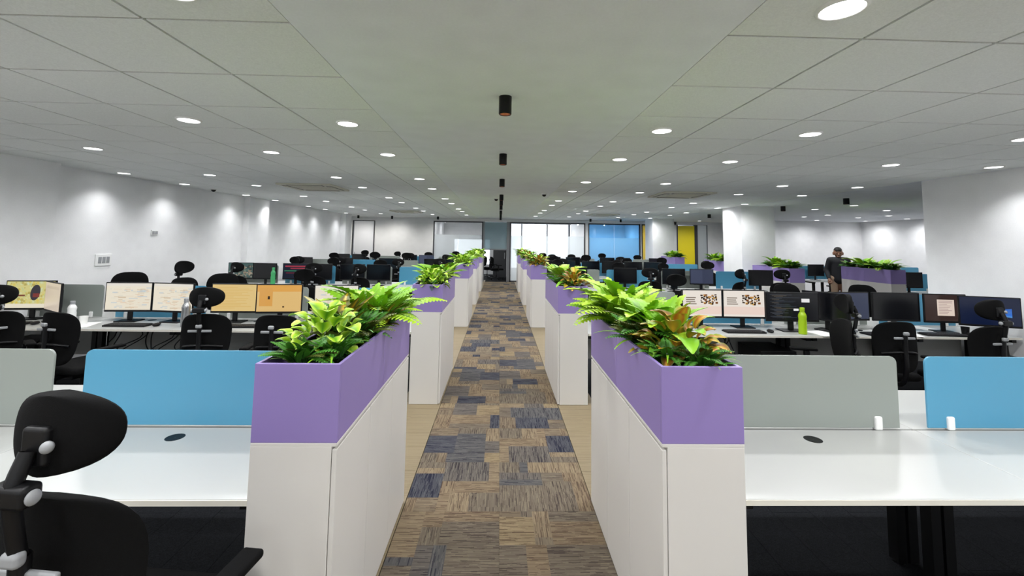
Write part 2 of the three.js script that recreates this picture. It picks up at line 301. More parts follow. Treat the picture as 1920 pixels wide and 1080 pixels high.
[[-5.5, 8.43, 'beside the blank wall'], [.83, 8.2, 'on the aisle ceiling strip edge'], [-.09, 9.3, 'among the aisle spots']].forEach(([x, d, w]) => {
  const g = thing('dome_camera', 'small dark security camera ' + w, 'camera', null, x, CEIL, -d);
  part('mount', cyl(.05, .05, .02, 0, -.01, 0), M.whitePlastic, g);
  const dome = new THREE.SphereGeometry(.04, 16, 8, 0, Math.PI * 2, Math.PI / 2, Math.PI / 2); dome.translate(0, -.02, 0); part('dome', dome, M.black, g);
});
// switch plates on the blank wall
[[6.62, 1.34, .26, .17, 'wide'], [7.53, 1.76, .14, .09, 'small']].forEach(([d, y, w, h, s]) => {
  const g = thing('wall_plate', s + ' white switch plate on the blank wall', 'switch', null, WL, y, -d, Math.PI / 2);
  part('plate', rb(w, h, .014, .004, 0, 0, .007), M.whitePlastic, g);
  for (let i = 0; i < (w > .2 ? 3 : 2); i++) part('rocker', rb(.05, h * .55, .012, .003, (i - (w > .2 ? 1 : .5)) * .065, 0, .014), M.greyPlastic, g);
});

// ------------------------------------------------------------------ rows of desks
const ROW = [1.72, 4.71, 8.79, 11.78, 14.75], ROWN = ['front row', 'second row', 'third row', 'fourth row', 'fifth row'], DEEP = 1.3;
const SIDE = { L: 'blank-wall half', R: 'pillar half' }, POS = ['next to aisle', 'second from aisle', 'third from aisle', 'fourth from aisle'];
const BOUND = { L: [-.925, -2.21, -3.41, -4.61, -5.62], R: [.968, 2.25, 3.45, 4.65, 5.78] };
const TOP = .735;
const deskCache = new Map();
function desk(r, side, k, near) {
  const [a, b] = [BOUND[side][k], BOUND[side][k + 1]], x = (a + b) / 2, w = Math.abs(a - b) - .002, d = ROW[r] + (near ? .33 : .97), key = [w.toFixed(3), near, r === 1].join();
  const label = `white desk, ${ROWN[r]}, ${near ? 'aisle-start side' : 'glass-wall side'} of its screens, ${SIDE[side]}, ${POS[k]}`;
  if (deskCache.has(key)) return dup(deskCache.get(key), label, x, 0, -d);
  const g = thing('office_desk', label, 'desk', 'white bench desks', x, 0, -d);
  part('worktop', rb(w, .026, .622, .003, 0, TOP - .013, 0), M.laminate, g);
  part('edge_band', bx(w, .02, .003, 0, TOP - .013, near ? .3125 : -.3125), M.deskEdge, g);
  const gr = part('grommet', lathe([[.001, .0004], [.036, .0004], [.04, .0012], [.042, .0004], [.042, 0]], 24), M.black, g); gr.position.set(.0, TOP, near ? -.2 : .2);
  const s = near ? 1 : -1;
  for (const lx of [-w / 2 + .032, w / 2 - .032]) {
    part('leg', merge([bx(.05, TOP - .03, .06, lx, (TOP - .03) / 2 + .004, -s * .22), bx(.05, .04, .5, lx, TOP - .046, s * .01), cyl(.03, .03, .008, lx, .004, -s * .22, 12)]), M.blackMetal, g);
  }
  part('beam', bx(w - .1, .04, .04, 0, TOP - .046, -s * .12), M.blackMetal, g);
  if (r === 1 && near) part('modesty_panel', bx(w - .12, .36, .016, 0, .5, -.29), M.laminate, g);
  deskCache.set(key, g); return g;
}
function screenGeo(w, h) {
  const s = new THREE.Shape(), r = .035, x = w / 2; s.moveTo(-x, 0); s.lineTo(x, 0); s.lineTo(x, h - r); s.absarc(x - r, h - r, r, 0, Math.PI / 2); s.lineTo(-x + r, h); s.absarc(-x + r, h - r, r, Math.PI / 2, Math.PI);
  const g = new THREE.ExtrudeGeometry(s, { depth: .008, bevelEnabled: true, bevelSize: .0015, bevelThickness: .0015, bevelSegments: 1, curveSegments: 6 }); g.translate(0, 0, -.004); return g;
}
function deskScreen(r, side, k, blue) {
  const sg = side === 'L' ? -1 : 1, b0 = k ? BOUND[side][k] : sg * 1.03, b1 = BOUND[side][k + 1], w = Math.abs(b1 - b0) - .16, x = (b0 + b1) / 2;
  const g = thing('desk_screen', `${blue ? 'frosted blue' : 'frosted grey'} desk screen, ${ROWN[r]}, ${SIDE[side]}, ${POS[k]}`, 'desk screen', blue ? 'blue desk screens' : 'grey desk screens', x, TOP, -(ROW[r] + .65));
  const p = part('panel', screenGeo(w, .372), blue ? M.blueGlass : M.greyGlass, g); p.position.y = .012;
  for (const sx of [-1, 1]) part('bracket', rb(.04, .07, .035, .008, sx * (w / 2 - .12), .036, 0), M.whitePlastic, g);
}
const BLUE = { L: [[1, 0, 1, 0], [1, 0, 1, 0], [1, 0, 1, 0], [1, 0, 1, 0], [0, 1, 0, 1]], R: [[0, 1, 0, 1], [0, 1, 0, 1], [0, 1, 0, 1], [0, 1, 0, 1], [1, 0, 1, 0]] };
for (let r = 0; r < 5; r++) for (const side of ['L', 'R']) for (let k = 0; k < 4; k++) {
  if (r === 0 && k > 2) continue;
  desk(r, side, k, true); desk(r, side, k, false); deskScreen(r, side, k, BLUE[side][r][k]);
}
// desks beyond the second walkway
const farDesk = [[2, 8.45], [2, 9.7], [3, 8.6], [3, 9.85], [3, 11.1]].map(([r, x0], i) => {
  const g = thing('office_desk', `white desk beyond the pillars, ${ROWN[r]}, ${ORD[r === 2 ? i : i - 2]} from walkway`, 'desk', 'white bench desks', x0 + .6, 0, -(ROW[r] + .33));
  part('worktop', rb(1.19, .026, 1.25, .003, 0, TOP - .013, -.31), M.laminate, g);
  for (const lx of [-.5, .5]) part('leg', merge([bx(.05, TOP - .03, .06, lx, (TOP - .03) / 2 + .004, .2), bx(.05, .04, 1.1, lx, TOP - .046, -.3), bx(.05, TOP - .03, .06, lx, (TOP - .03) / 2 + .004, -.8)]), M.blackMetal, g);
  const s = thing('desk_screen', `${i % 2 ? 'grey' : 'blue'} desk screen beyond the pillars, ${ROWN[r]}, ${ORD[r === 2 ? i : i - 2]} from walkway`, 'desk screen', 'screens beyond the pillars', x0 + .6, TOP, -(ROW[r] + .65));
  const p = part('panel', screenGeo(1.04, .372), i % 2 ? M.greyGlass : M.blueGlass, s); p.position.y = .012;
  for (const sx of [-1, 1]) part('bracket', rb(.04, .07, .035, .008, sx * .4, .036, 0), M.whitePlastic, s);
  return g;
});

// ------------------------------------------------------------------ cabinets with planters
const CW = .322, CT_Y = .947, PT_Y = 1.237;
let cabProto, planterProto;
function cabinet(x0, r, inner, words) {   // x0: lower x; inner: +1 when the doors face +x
  const L = DEEP, x = x0 + CW / 2, d = ROW[r] + L / 2, turn = inner > 0 ? 0 : Math.PI;
  const cl = `white storage cabinet under a purple planter, ${words}`, pl = `purple planter box on white cabinet, ${words}`;
  if (!cabProto) {
    const g = cabProto = thing('storage_cabinet', cl, 'cabinet', 'white aisle cabinets', x, 0, -d, turn);
    part('body', rb(CW - .02, CT_Y - .012, L, .003, -.01, (CT_Y - .012) / 2, 0), M.cabinet, g);
    part('top', rb(CW, .014, L, .003, 0, CT_Y - .007, 0), M.cabinet, g);
    const dw = L / 3;
    for (let i = 0; i < 3; i++) { const q = part('door', rb(.018, CT_Y - .03, dw - .004, .0025, CW / 2 - .009, (CT_Y - .03) / 2 + .006, -L / 2 + dw * (i + .5)), M.cabinet, g); }
  } else dup(cabProto, cl, x, 0, -d, turn);
  if (!planterProto) {
    const g = planterProto = thing('planter_box', pl, 'planter', 'purple planter boxes', x, CT_Y, -d, turn), h = PT_Y - CT_Y, t = .014;
    part('end_panel', rb(CW, h, t, .002, 0, h / 2, L / 2 - t / 2), M.purple, g); part('end_panel', rb(CW, h, t, .002, 0, h / 2, -L / 2 + t / 2), M.purple, g);
    for (const s of [-1, 1]) for (const e of [-1, 1]) part('side_panel', rb(t, h, L / 2 - t - .001, .002, s * (CW / 2 - t / 2), h / 2, e * (L / 4 - t / 2 + .0005)), M.purple, g);
    part('soil', bx(CW - 2 * t - .002, .2, L - 2 * t - .002, 0, .1, 0), M.soil, g);
  } else dup(planterProto, pl, x, CT_Y, -d, turn);
  return [x, d];
}
const planters = [];
for (let r = 0; r < 5; r++) {
  planters.push([...cabinet(-.599 - CW, r, 1, ROWN[r] + ', blank-wall side of aisle'), r, 'blank-wall side of aisle']);
  planters.push([...cabinet(.638, r, -1, ROWN[r] + ', pillar side of aisle'), r, 'pillar side of aisle']);
}
planters.push([...cabinet(5.93, 2, 1, 'third row, before the pillar'), 2, 'before the pillar']);
planters.push([...cabinet(8.05, 2, 1, 'third row, beyond second walkway'), 2, 'beyond second walkway']);
planters.push([...cabinet(6.2, 3, 1, 'fourth row, behind the pillar'), 3, 'behind the pillar']);
planters.push([...cabinet(6.0, 4, 1, 'fifth row, before rear pillar'), 4, 'before rear pillar']);

// ------------------------------------------------------------------ foliage
const C = (r, g, b) => { const c = sRGB(r, g, b); return [c.r, c.g, c.b]; };
const mixc = (a, b, t) => a.map((v, i) => v + (b[i] - v) * t);
function strip({ len, wid, a0, a1, n = 8, cols = [-1, 0, 1], fold = .25, color, wave = 0, scallop = 0, teeth = 9 }) {
  const pos = [], col = [], idx = []; let y = 0, z = 0, sx = 0;
  for (let i = 0; i <= n; i++) {
    const t = i / n, a = a0 + (a1 - a0) * t, w = wid(t) * (1 - scallop * (i % 2)), ny = Math.sin(a), nz = -Math.cos(a);
    for (const s of cols) {
      const up = (Math.abs(s) * fold + wave * Math.sin(t * 9 + s * 2) * Math.abs(s)) * w;
      pos.push(s * w + sx, y + ny * up, z + nz * up); col.push(...color(t, s));
    }
    y += Math.cos(a) * len / n; z += Math.sin(a) * len / n; sx += wave * .01 * Math.sin(t * 5);
  }
  const m = cols.length;
  for (let i = 0; i < n; i++) for (let j = 0; j + 1 < m; j++) { const q = i * m + j; idx.push(q, q + 1, q + m, q + 1, q + m + 1, q + m); }
  const g = new THREE.BufferGeometry(); g.setAttribute('position', new THREE.Float32BufferAttribute(pos, 3)); g.setAttribute('color', new THREE.Float32BufferAttribute(col, 3)); g.setIndex(idx); g.computeVertexNormals();
  return g;
}
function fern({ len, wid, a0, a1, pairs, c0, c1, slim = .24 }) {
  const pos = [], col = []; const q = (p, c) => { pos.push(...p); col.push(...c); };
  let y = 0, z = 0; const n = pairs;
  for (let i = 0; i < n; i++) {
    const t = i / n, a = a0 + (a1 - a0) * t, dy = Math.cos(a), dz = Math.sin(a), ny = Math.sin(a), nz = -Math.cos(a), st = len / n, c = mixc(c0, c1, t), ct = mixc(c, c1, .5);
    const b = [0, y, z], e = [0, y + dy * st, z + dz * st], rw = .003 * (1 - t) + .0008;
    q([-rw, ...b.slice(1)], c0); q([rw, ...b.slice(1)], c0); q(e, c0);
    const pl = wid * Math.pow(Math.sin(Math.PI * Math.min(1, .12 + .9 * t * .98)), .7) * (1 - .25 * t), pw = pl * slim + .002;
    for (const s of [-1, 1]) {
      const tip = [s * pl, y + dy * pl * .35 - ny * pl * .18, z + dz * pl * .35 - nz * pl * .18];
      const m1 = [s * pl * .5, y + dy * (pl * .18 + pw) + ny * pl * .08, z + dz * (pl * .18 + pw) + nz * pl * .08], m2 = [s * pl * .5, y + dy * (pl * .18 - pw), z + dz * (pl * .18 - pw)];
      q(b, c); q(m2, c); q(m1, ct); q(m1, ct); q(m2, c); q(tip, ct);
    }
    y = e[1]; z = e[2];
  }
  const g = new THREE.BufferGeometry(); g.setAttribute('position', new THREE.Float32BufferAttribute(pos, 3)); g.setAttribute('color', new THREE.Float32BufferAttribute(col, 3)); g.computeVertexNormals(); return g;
}
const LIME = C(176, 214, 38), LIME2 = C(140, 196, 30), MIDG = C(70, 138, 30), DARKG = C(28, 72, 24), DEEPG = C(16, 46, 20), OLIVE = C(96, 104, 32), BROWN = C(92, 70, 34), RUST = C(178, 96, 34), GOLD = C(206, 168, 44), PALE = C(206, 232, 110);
const oval = (W, p = .9) => (t) => W * Math.pow(Math.sin(Math.PI * Math.pow(t, p) * .97 + .03), .8) + .0006;
// a few variants of each leaf; alike leaves share geometry
const LEAF = {
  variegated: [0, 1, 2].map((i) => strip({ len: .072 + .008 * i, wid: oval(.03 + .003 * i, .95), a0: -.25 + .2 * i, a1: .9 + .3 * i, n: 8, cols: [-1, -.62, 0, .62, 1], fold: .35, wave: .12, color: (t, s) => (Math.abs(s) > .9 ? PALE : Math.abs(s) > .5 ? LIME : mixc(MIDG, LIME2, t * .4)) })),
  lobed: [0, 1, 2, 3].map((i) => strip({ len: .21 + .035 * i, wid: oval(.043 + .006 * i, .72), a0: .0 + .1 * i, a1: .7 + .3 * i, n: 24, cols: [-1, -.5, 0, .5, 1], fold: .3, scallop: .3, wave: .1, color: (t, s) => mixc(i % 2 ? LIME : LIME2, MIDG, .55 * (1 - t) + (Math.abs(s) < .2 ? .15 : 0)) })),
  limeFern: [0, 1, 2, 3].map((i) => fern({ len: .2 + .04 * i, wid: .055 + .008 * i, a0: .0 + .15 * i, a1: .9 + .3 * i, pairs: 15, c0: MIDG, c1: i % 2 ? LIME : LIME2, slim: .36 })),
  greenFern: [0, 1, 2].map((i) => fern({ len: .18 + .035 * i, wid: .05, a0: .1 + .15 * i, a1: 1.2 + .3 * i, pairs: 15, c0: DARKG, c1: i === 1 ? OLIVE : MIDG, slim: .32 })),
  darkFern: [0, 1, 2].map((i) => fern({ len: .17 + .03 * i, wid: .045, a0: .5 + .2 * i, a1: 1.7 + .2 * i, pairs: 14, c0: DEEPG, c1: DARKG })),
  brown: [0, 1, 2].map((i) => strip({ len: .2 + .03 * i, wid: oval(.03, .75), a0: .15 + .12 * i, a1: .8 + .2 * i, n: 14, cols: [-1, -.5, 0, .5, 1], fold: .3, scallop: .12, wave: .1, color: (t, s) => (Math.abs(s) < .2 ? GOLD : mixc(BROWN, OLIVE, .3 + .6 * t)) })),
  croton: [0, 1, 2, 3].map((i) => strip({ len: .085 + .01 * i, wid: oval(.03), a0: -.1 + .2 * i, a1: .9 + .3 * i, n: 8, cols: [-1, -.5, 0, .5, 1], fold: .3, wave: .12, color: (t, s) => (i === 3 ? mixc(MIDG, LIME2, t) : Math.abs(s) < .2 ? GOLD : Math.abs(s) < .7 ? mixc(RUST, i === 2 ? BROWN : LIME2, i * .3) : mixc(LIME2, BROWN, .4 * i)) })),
  blade: [0, 1].map((i) => strip({ len: .2 + .05 * i, wid: oval(.009, .6), a0: .5 + .3 * i, a1: 1.7 + .2 * i, n: 8, fold: .4, color: (t) => mixc(DARKG, i ? LIME2 : MIDG, t) })),
  small: [0, 1].map((i) => strip({ len: .06, wid: oval(.014), a0: .4, a1: 1.2, n: 5, fold: .3, color: (t) => mixc(i ? DARKG : DEEPG, i ? MIDG : DARKG, t) })),
};
const KINDS = {   // [leaf kind, count, tilt low, tilt high, scale low, scale high]
  variegated_plant: [['variegated', 46, .0, 1.1, .85, 1.2], ['small', 16, .3, 1.1, .9, 1.3], ['darkFern', 5, .2, .6, .7, .9]],
  lobed_fern: [['lobed', 22, .0, .7, .7, 1.15], ['greenFern', 8, .2, .7, .7, 1]],
  lime_fern: [['limeFern', 28, .0, .8, .75, 1.15], ['greenFern', 6, .3, .7, .8, 1.1]],
  green_fern: [['greenFern', 26, .0, .8, .8, 1.15], ['blade', 7, .1, .5, .8, 1.2]],
  bronze_plant: [['brown', 20, .0, .6, .7, 1.05], ['greenFern', 9, .2, .7, .8, 1.1]],
  croton_plant: [['croton', 46, .0, 1.1, .85, 1.25], ['small', 12, .3, 1.1, 1, 1.4]],
};
const KWORD = { variegated_plant: 'lime-edged variegated leafy plant', lobed_fern: 'bright lime broad-frond fern', lime_fern: 'feathery lime fern', green_fern: 'mid-green feathery fern', bronze_plant: 'bronze and olive leafy plant', croton_plant: 'croton with rust-orange leaves' };
const KCAT = { variegated_plant: 'plant', lobed_fern: 'fern', lime_fern: 'fern', green_fern: 'fern', bronze_plant: 'plant', croton_plant: 'plant' };
function leafPoses(kind, tall) {
  const out = [];
  for (const [leaf, n, t0, t1, s0, s1] of KINDS[kind]) for (let i = 0; i < n; i++) {
    const m = new THREE.Object3D(), ry = i * 2.4 + rr(-.4, .4);
    if (leaf === 'variegated' || leaf === 'croton') {      // leaves sit all over a low dome
      const u = (i + .5) / n, el = Math.acos(1 - u * .96), R = .115 * tall * rr(.8, 1.1);
      m.position.set(Math.sin(ry) * Math.sin(el) * R, Math.cos(el) * R * 1.25 + .005, Math.cos(ry) * Math.sin(el) * R); m.rotation.set(el * rr(.5, .9), ry, 0, 'YXZ'); m.scale.setScalar(rr(s0, s1));
    } else {
      const off = rr(0, .05); m.rotation.set(rr(t0, t1) * (i / n * .7 + .3), ry, 0, 'YXZ'); m.position.set(Math.sin(ry) * off, rr(0, .03), Math.cos(ry) * off); m.scale.setScalar(rr(s0, s1) * (leaf === 'small' ? 1 : tall));
    }
    m.updateMatrix();
    out.push([leaf, pick(LEAF[leaf]), m]);
  }
  return out;
}
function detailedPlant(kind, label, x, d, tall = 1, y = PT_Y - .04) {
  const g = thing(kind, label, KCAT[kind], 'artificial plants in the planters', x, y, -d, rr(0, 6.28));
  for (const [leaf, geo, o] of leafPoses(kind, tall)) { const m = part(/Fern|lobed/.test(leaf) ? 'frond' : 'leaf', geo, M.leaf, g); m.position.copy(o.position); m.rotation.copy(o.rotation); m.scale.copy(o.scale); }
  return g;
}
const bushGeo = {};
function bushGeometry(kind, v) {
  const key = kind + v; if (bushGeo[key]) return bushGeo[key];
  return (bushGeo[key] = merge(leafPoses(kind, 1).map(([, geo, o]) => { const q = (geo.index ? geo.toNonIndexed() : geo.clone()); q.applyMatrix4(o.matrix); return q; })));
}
{
  const [l, r] = [planters[0], planters[1]];
  // [kind, dx, distance from the near end, tallness]
  const plan = (P, side, list) => list.forEach(([k, dx, dd, t, w]) => detailedPlant(k, `${KWORD[k]} ${w} front-row planter, ${side}`, P[0] + dx, ROW[0] + dd, t));
  plan(l, 'blank-wall side', [['variegated_plant', -.02, .3, 1.15, 'at near end of'], ['green_fern', -.05, .13, .7, 'spilling over near corner of'], ['green_fern', .06, .2, .55, 'low at aisle corner of'], ['bronze_plant', -.06, .6, 1.2, 'in'], ['green_fern', .06, .52, 1.0, 'in the middle of'], ['lime_fern', .02, .85, 1.25, 'beside the bronze plant in'], ['lobed_fern', -.02, 1.02, 1.2, 'toward far end of'], ['lime_fern', .05, 1.17, 1.1, 'at far end of'], ['bronze_plant', .08, .8, .9, 'leaning over aisle edge of']]);
  plan(r, 'pillar side', [['croton_plant', .03, .3, 1.1, 'at near end of'], ['green_fern', .06, .13, .55, 'low at near corner of'], ['green_fern', -.05, .22, .6, 'low at aisle corner of'], ['lobed_fern', .04, .52, 1.15, 'behind the croton in'], ['green_fern', -.07, .5, .95, 'hanging over aisle edge of'], ['lobed_fern', .0, .76, 1.2, 'in the middle of'], ['lime_fern', -.07, .95, 1.15, 'on aisle side of'], ['lobed_fern', 0, 1.1, 1.3, 'at far end of'], ['lime_fern', .06, 1.17, 1.0, 'beyond the far fern of']]);
  planters.forEach(([x, d, row, words], i) => {
    const ground = [];
    for (let k = 0; k < 150; k++) { const o = new THREE.Object3D(); o.position.set(rr(-.085, .085), .205, rr(-.56, .56)); o.rotation.set(rr(.0, .5), rr(0, 6.28), 0, 'YXZ'); o.scale.setScalar(rr(1, 1.5)); o.updateMatrix(); const q = pick(LEAF.small).clone(); ground.push((q.index ? q.toNonIndexed() : q).applyMatrix4(o.matrix)); }
    const gm = solo('low_foliage', merge(ground), M.leaf, `dark low foliage covering the soil, ${ROWN[row]} planter, ${words}`, 'foliage', null, x, CT_Y, -d); gm.userData.kind = 'stuff';
    if (i < 2) return;
    const kinds = i >= 10 ? ['green_fern', 'lime_fern', 'green_fern', 'lobed_fern', 'green_fern'] : i % 2 ? ['croton_plant', 'green_fern', 'lobed_fern', 'lime_fern', 'bronze_plant'] : ['variegated_plant', 'green_fern', 'lime_fern', 'bronze_plant', 'lime_fern'];
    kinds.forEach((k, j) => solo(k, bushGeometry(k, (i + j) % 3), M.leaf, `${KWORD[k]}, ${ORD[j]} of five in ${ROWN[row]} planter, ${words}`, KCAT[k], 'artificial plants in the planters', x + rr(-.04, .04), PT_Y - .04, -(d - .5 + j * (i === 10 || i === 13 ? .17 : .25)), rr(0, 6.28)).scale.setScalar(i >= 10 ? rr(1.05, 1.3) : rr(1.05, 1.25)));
  });
}

// ------------------------------------------------------------------ chairs
function shell({ W, y0, y1, z, bow, T = .02, p = 3, nu = 12, nv = 12, taper = 0 }) {
  const pos = [], idx = [], cols = nu + 1;
  for (const side of [0, 1]) for (let j = 0; j <= nv; j++) for (let i = 0; i <= nu; i++) {
    const v = j / nv, e = Math.sin((v - .5) * Math.PI) , vv = .5 + e / 2, w = W * (1 - taper * (1 - vv)) * Math.pow(Math.max(0, 1 - Math.pow(Math.abs(2 * vv - 1), p)), 1 / p), u = Math.sin((i / nu - .5) * Math.PI);
    const edge = Math.pow(Math.max(0, 1 - Math.pow(Math.abs(u), 4)), .5);
    pos.push(u * w, y0 + (y1 - y0) * vv, z(vv) - bow * (u * w / W) ** 2 + (side ? -1 : 1) * T / 2 * edge);
  }
  const n = cols * (nv + 1);
  for (const side of [0, 1]) for (let j = 0; j < nv; j++) for (let i = 0; i < nu; i++) { const a = side * n + j * cols + i, b = a + 1, c = a + cols, d = c + 1; side ? idx.push(a, c, b, b, c, d) : idx.push(a, b, c, b, d, c); }
  const g = new THREE.BufferGeometry(); g.setAttribute('position', new THREE.Float32BufferAttribute(pos, 3)); g.setIndex(idx); g.computeVertexNormals();
  const uv = []; for (let i = 0; i < pos.length; i += 3) uv.push(pos[i], pos[i + 1]); g.setAttribute('uv', new THREE.Float32BufferAttribute(uv, 2)); return g;
}
function makeChair(label, headrest) {   // faces -z; the back is towards +z
  const g = thing(headrest ? 'mesh_office_chair' : 'low_back_office_chair', label, 'chair', 'black office chairs');
  for (let k = 0; k < 5; k++) {
    const a = k * Math.PI * 2 / 5 + .3, leg = bx(.045, .03, .26); leg.translate(0, 0, .16);
    const p = leg.attributes.position; for (let i = 0; i < p.count; i++) if (p.getZ(i) > .2) { p.setX(i, p.getX(i) * .6); p.setY(i, p.getY(i) * .8 - .02); }
    leg.computeVertexNormals(); const m = part('base_leg', leg, M.blackMetal, g); m.position.y = .095; m.rotation.y = a;
    const w1 = cyl(.026, .026, .016, 0, 0, 0, 14); w1.rotateZ(Math.PI / 2); const w2 = w1.clone(); w1.translate(-.013, -.069, .285); w2.translate(.013, -.069, .285);
    part('castor', merge([w1, w2, bx(.012, .04, .02, 0, -.045, .28)]), M.black, m);
  }
  part('gas_lift', merge([cyl(.03, .035, .12, 0, .14, 0, 14), cyl(.016, .016, .2, 0, .28, 0, 12)]), M.blackMetal, g);
  part('mechanism', rb(.2, .06, .26, .015, 0, .395, .03), M.black, g);
  const seat = rb(.49, .075, .48, .034, 0, .46, -.01, 4), sp = seat.attributes.position;
  for (let i = 0; i < sp.count; i++) { const zz = sp.getZ(i); if (zz < -.1) sp.setY(i, sp.getY(i) - (zz + .1) ** 2 * .5); } seat.computeVertexNormals();
  part('seat', seat, M.blackSoft, g);
  const zb = (v) => .235 + .07 * v + .035 * Math.cos(v * 3.2 + .3);
  part('backrest', shell({ W: .232, y0: .52, y1: 1.0, z: zb, bow: .05, T: .03, p: 3.4, taper: .12, nu: 14, nv: 22 }), M.blackSoft, g);
  part('back_spine', merge([tube([[0, .4, .12], [0, .42, .27], [0, .56, .325], [0, .75, .325], [0, .9, .33]], .021, 18, 8), tube([[-.17, .7, .255], [-.08, .72, .312], [.08, .72, .312], [.17, .7, .255]], .012, 12, 6)]), M.black, g);
  part('lumbar_bar', merge([rb(.2, .022, .016, .006, .0, .855, .325), rb(.05, .035, .03, .012, 0, .9, .345)]), M.greyPlastic, g);
  if (headrest) {
    const br = part('headrest_bracket', merge([tube([[0, .9, .335], [0, .985, .352], [0, 1.06, .36], [0, 1.13, .335]], .018, 16, 8), rb(.1, .05, .05, .012, 0, 1.045, .356), rb(.07, .09, .03, .01, 0, 1.135, .315)]), M.black, g);
    for (const s of [-1, 1]) { const k = new THREE.SphereGeometry(.017, 12, 8); k.scale(.6, 1, 1); k.translate(s * .056, 1.045, .36); part('pivot_knob', k, M.greyPlastic, br); }
    const k2 = new THREE.SphereGeometry(.014, 12, 8); k2.translate(.045, 1.14, .332); part('pivot_knob', k2, M.greyPlastic, br);
    part('headrest', shell({ W: .155, y0: 1.06, y1: 1.245, z: (v) => .292 - .035 * (v - .4) ** 2, bow: .055, T: .05, p: 2.3, nu: 18, nv: 22 }), M.blackSoft, g);
  }
  for (const s of [-1, 1]) {
    const arm = part('armrest', merge([tube([[s * .2, .41, .02], [s * .27, .42, .02], [s * .285, .5, .02], [s * .285, .62, .02]], .018, 12, 6), rb(.05, .1, .05, .01, s * .285, .57, .02)]), M.black, g);
    part('arm_pad', rb(.075, .028, .25, .012, s * .282, .635, -.01), M.blackSoft, arm);
  }
  return g;
}
// [row, near side?, x, distance, heading (0 = towards the glass wall, turns to the pillar side), headrest, words]
const protoChair = {};
function chair(x, d, heading, head, label, sy = 1) {
  let c;
  if (!protoChair[head]) c = protoChair[head] = makeChair(label, head); else c = dup(protoChair[head], label, 0, 0, 0);
  c.position.set(x, 0, -d); c.rotation.y = -heading; c.scale.y = sy; return c;
}
chair(-1.1, 1.47, .12, true, 'large black mesh chair with headrest at the empty front-row desk', 1.05);
const CH = (x, d, h, head, w, sy) => chair(x, d, h, head, (head ? 'black mesh chair with headrest, ' : 'black low-back mesh chair, ') + w, sy);
// second row, towards the camera
CH(-4.0, 4.42, .2, false, 'pushed to second-row desk showing documents on its screens'); CH(-4.8, 4.3, -.9, true, 'turned sideways before the colourful photo screen');
CH(-2.74, 4.42, -.1, true, 'before the amber screen, second row'); CH(-2.05, 4.4, 0, false, 'second row, beside the aisle planter, blank-wall half');
CH(3.14, 4.3, -1.3, true, 'turned sideways near the lime bottle'); CH(3.84, 4.4, .02, false, 'before the dark navy monitor, pillar half'); CH(4.52, 4.2, -.1, true, 'before the monitor with a pale note'); CH(5.4, 4.26, -.2, false, 'before the blue-glow monitor by the right wall');
// second row, far side
CH(-5.32, 6.4, 2.7, false, 'behind second-row grey screen, against blank wall', 1.17); CH(-4.72, 6.95, 1.9, true, 'seen side-on behind second-row blue screen', 1.06); CH(-4.02, 6.35, 3.0, false, 'behind second-row blue screen, blank-wall half', 1.17); CH(-2.9, 6.4, 3.1, true, 'behind the amber screens of second row');
CH(2.68, 6.35, 3.2, true, 'behind second-row blue screen, pillar half, second from aisle'); CH(4.35, 6.3, 3.1, false, 'behind second-row grey screen, pillar half', 1.13); CH(5.5, 6.3, 3.2, false, 'behind second-row screens by the right wall corner', 1.13);
// third row and beyond
CH(-4.76, 8.45, .3, true, 'third row before the dark wide monitors, blank-wall half'); CH(-3.5, 8.5, -.2, true, 'third row before the red-lined code screen'); CH(-2.5, 8.45, .4, true, 'third row, second from aisle, blank-wall half');
CH(2.9, 8.45, .2, true, 'third row, second from aisle, pillar half'); CH(4.45, 8.45, -.6, true, 'third row before blue screen, fourth from aisle'); CH(5.45, 8.5, .1, true, 'third row beside the planter before the pillar');
for (const [r, near] of [[2, 0], [3, 1], [3, 0], [4, 1], [4, 0]]) for (const side of ['L', 'R']) for (let k = 0; k < 4; k++) {
  if (rnd() < .18) continue;
  const x = (BOUND[side][k] + BOUND[side][k + 1]) / 2 + rr(-.15, .15), d = near ? ROW[r] - .3 - rr(0, .15) : ROW[r] + DEEP + .3 + rr(0, .2);
  CH(x, d, (near ? 0 : Math.PI) + rr(-.5, .5), true, `${ROWN[r]}, ${near ? 'aisle-start' : 'glass-wall'} side, ${SIDE[side]}, ${POS[k]}`, rr(.97, 1.05));
}
[[8.95, 10.5, 3.1, 'third row'], [9.9, 10.45, 2.9, 'third row, further'], [9.1, 11.4, .2, 'fourth row'], [10.3, 11.4, -.2, 'fourth row, further']].forEach(([x, d, h, w]) => CH(x, d, h, true, 'beyond the pillars, ' + w));
CH(-.55, 20.0, 2.3, true, 'inside the doorway room at aisle end'); CH(-.12, 19.3, 1.2, false, 'in the open glass doorway at aisle end');

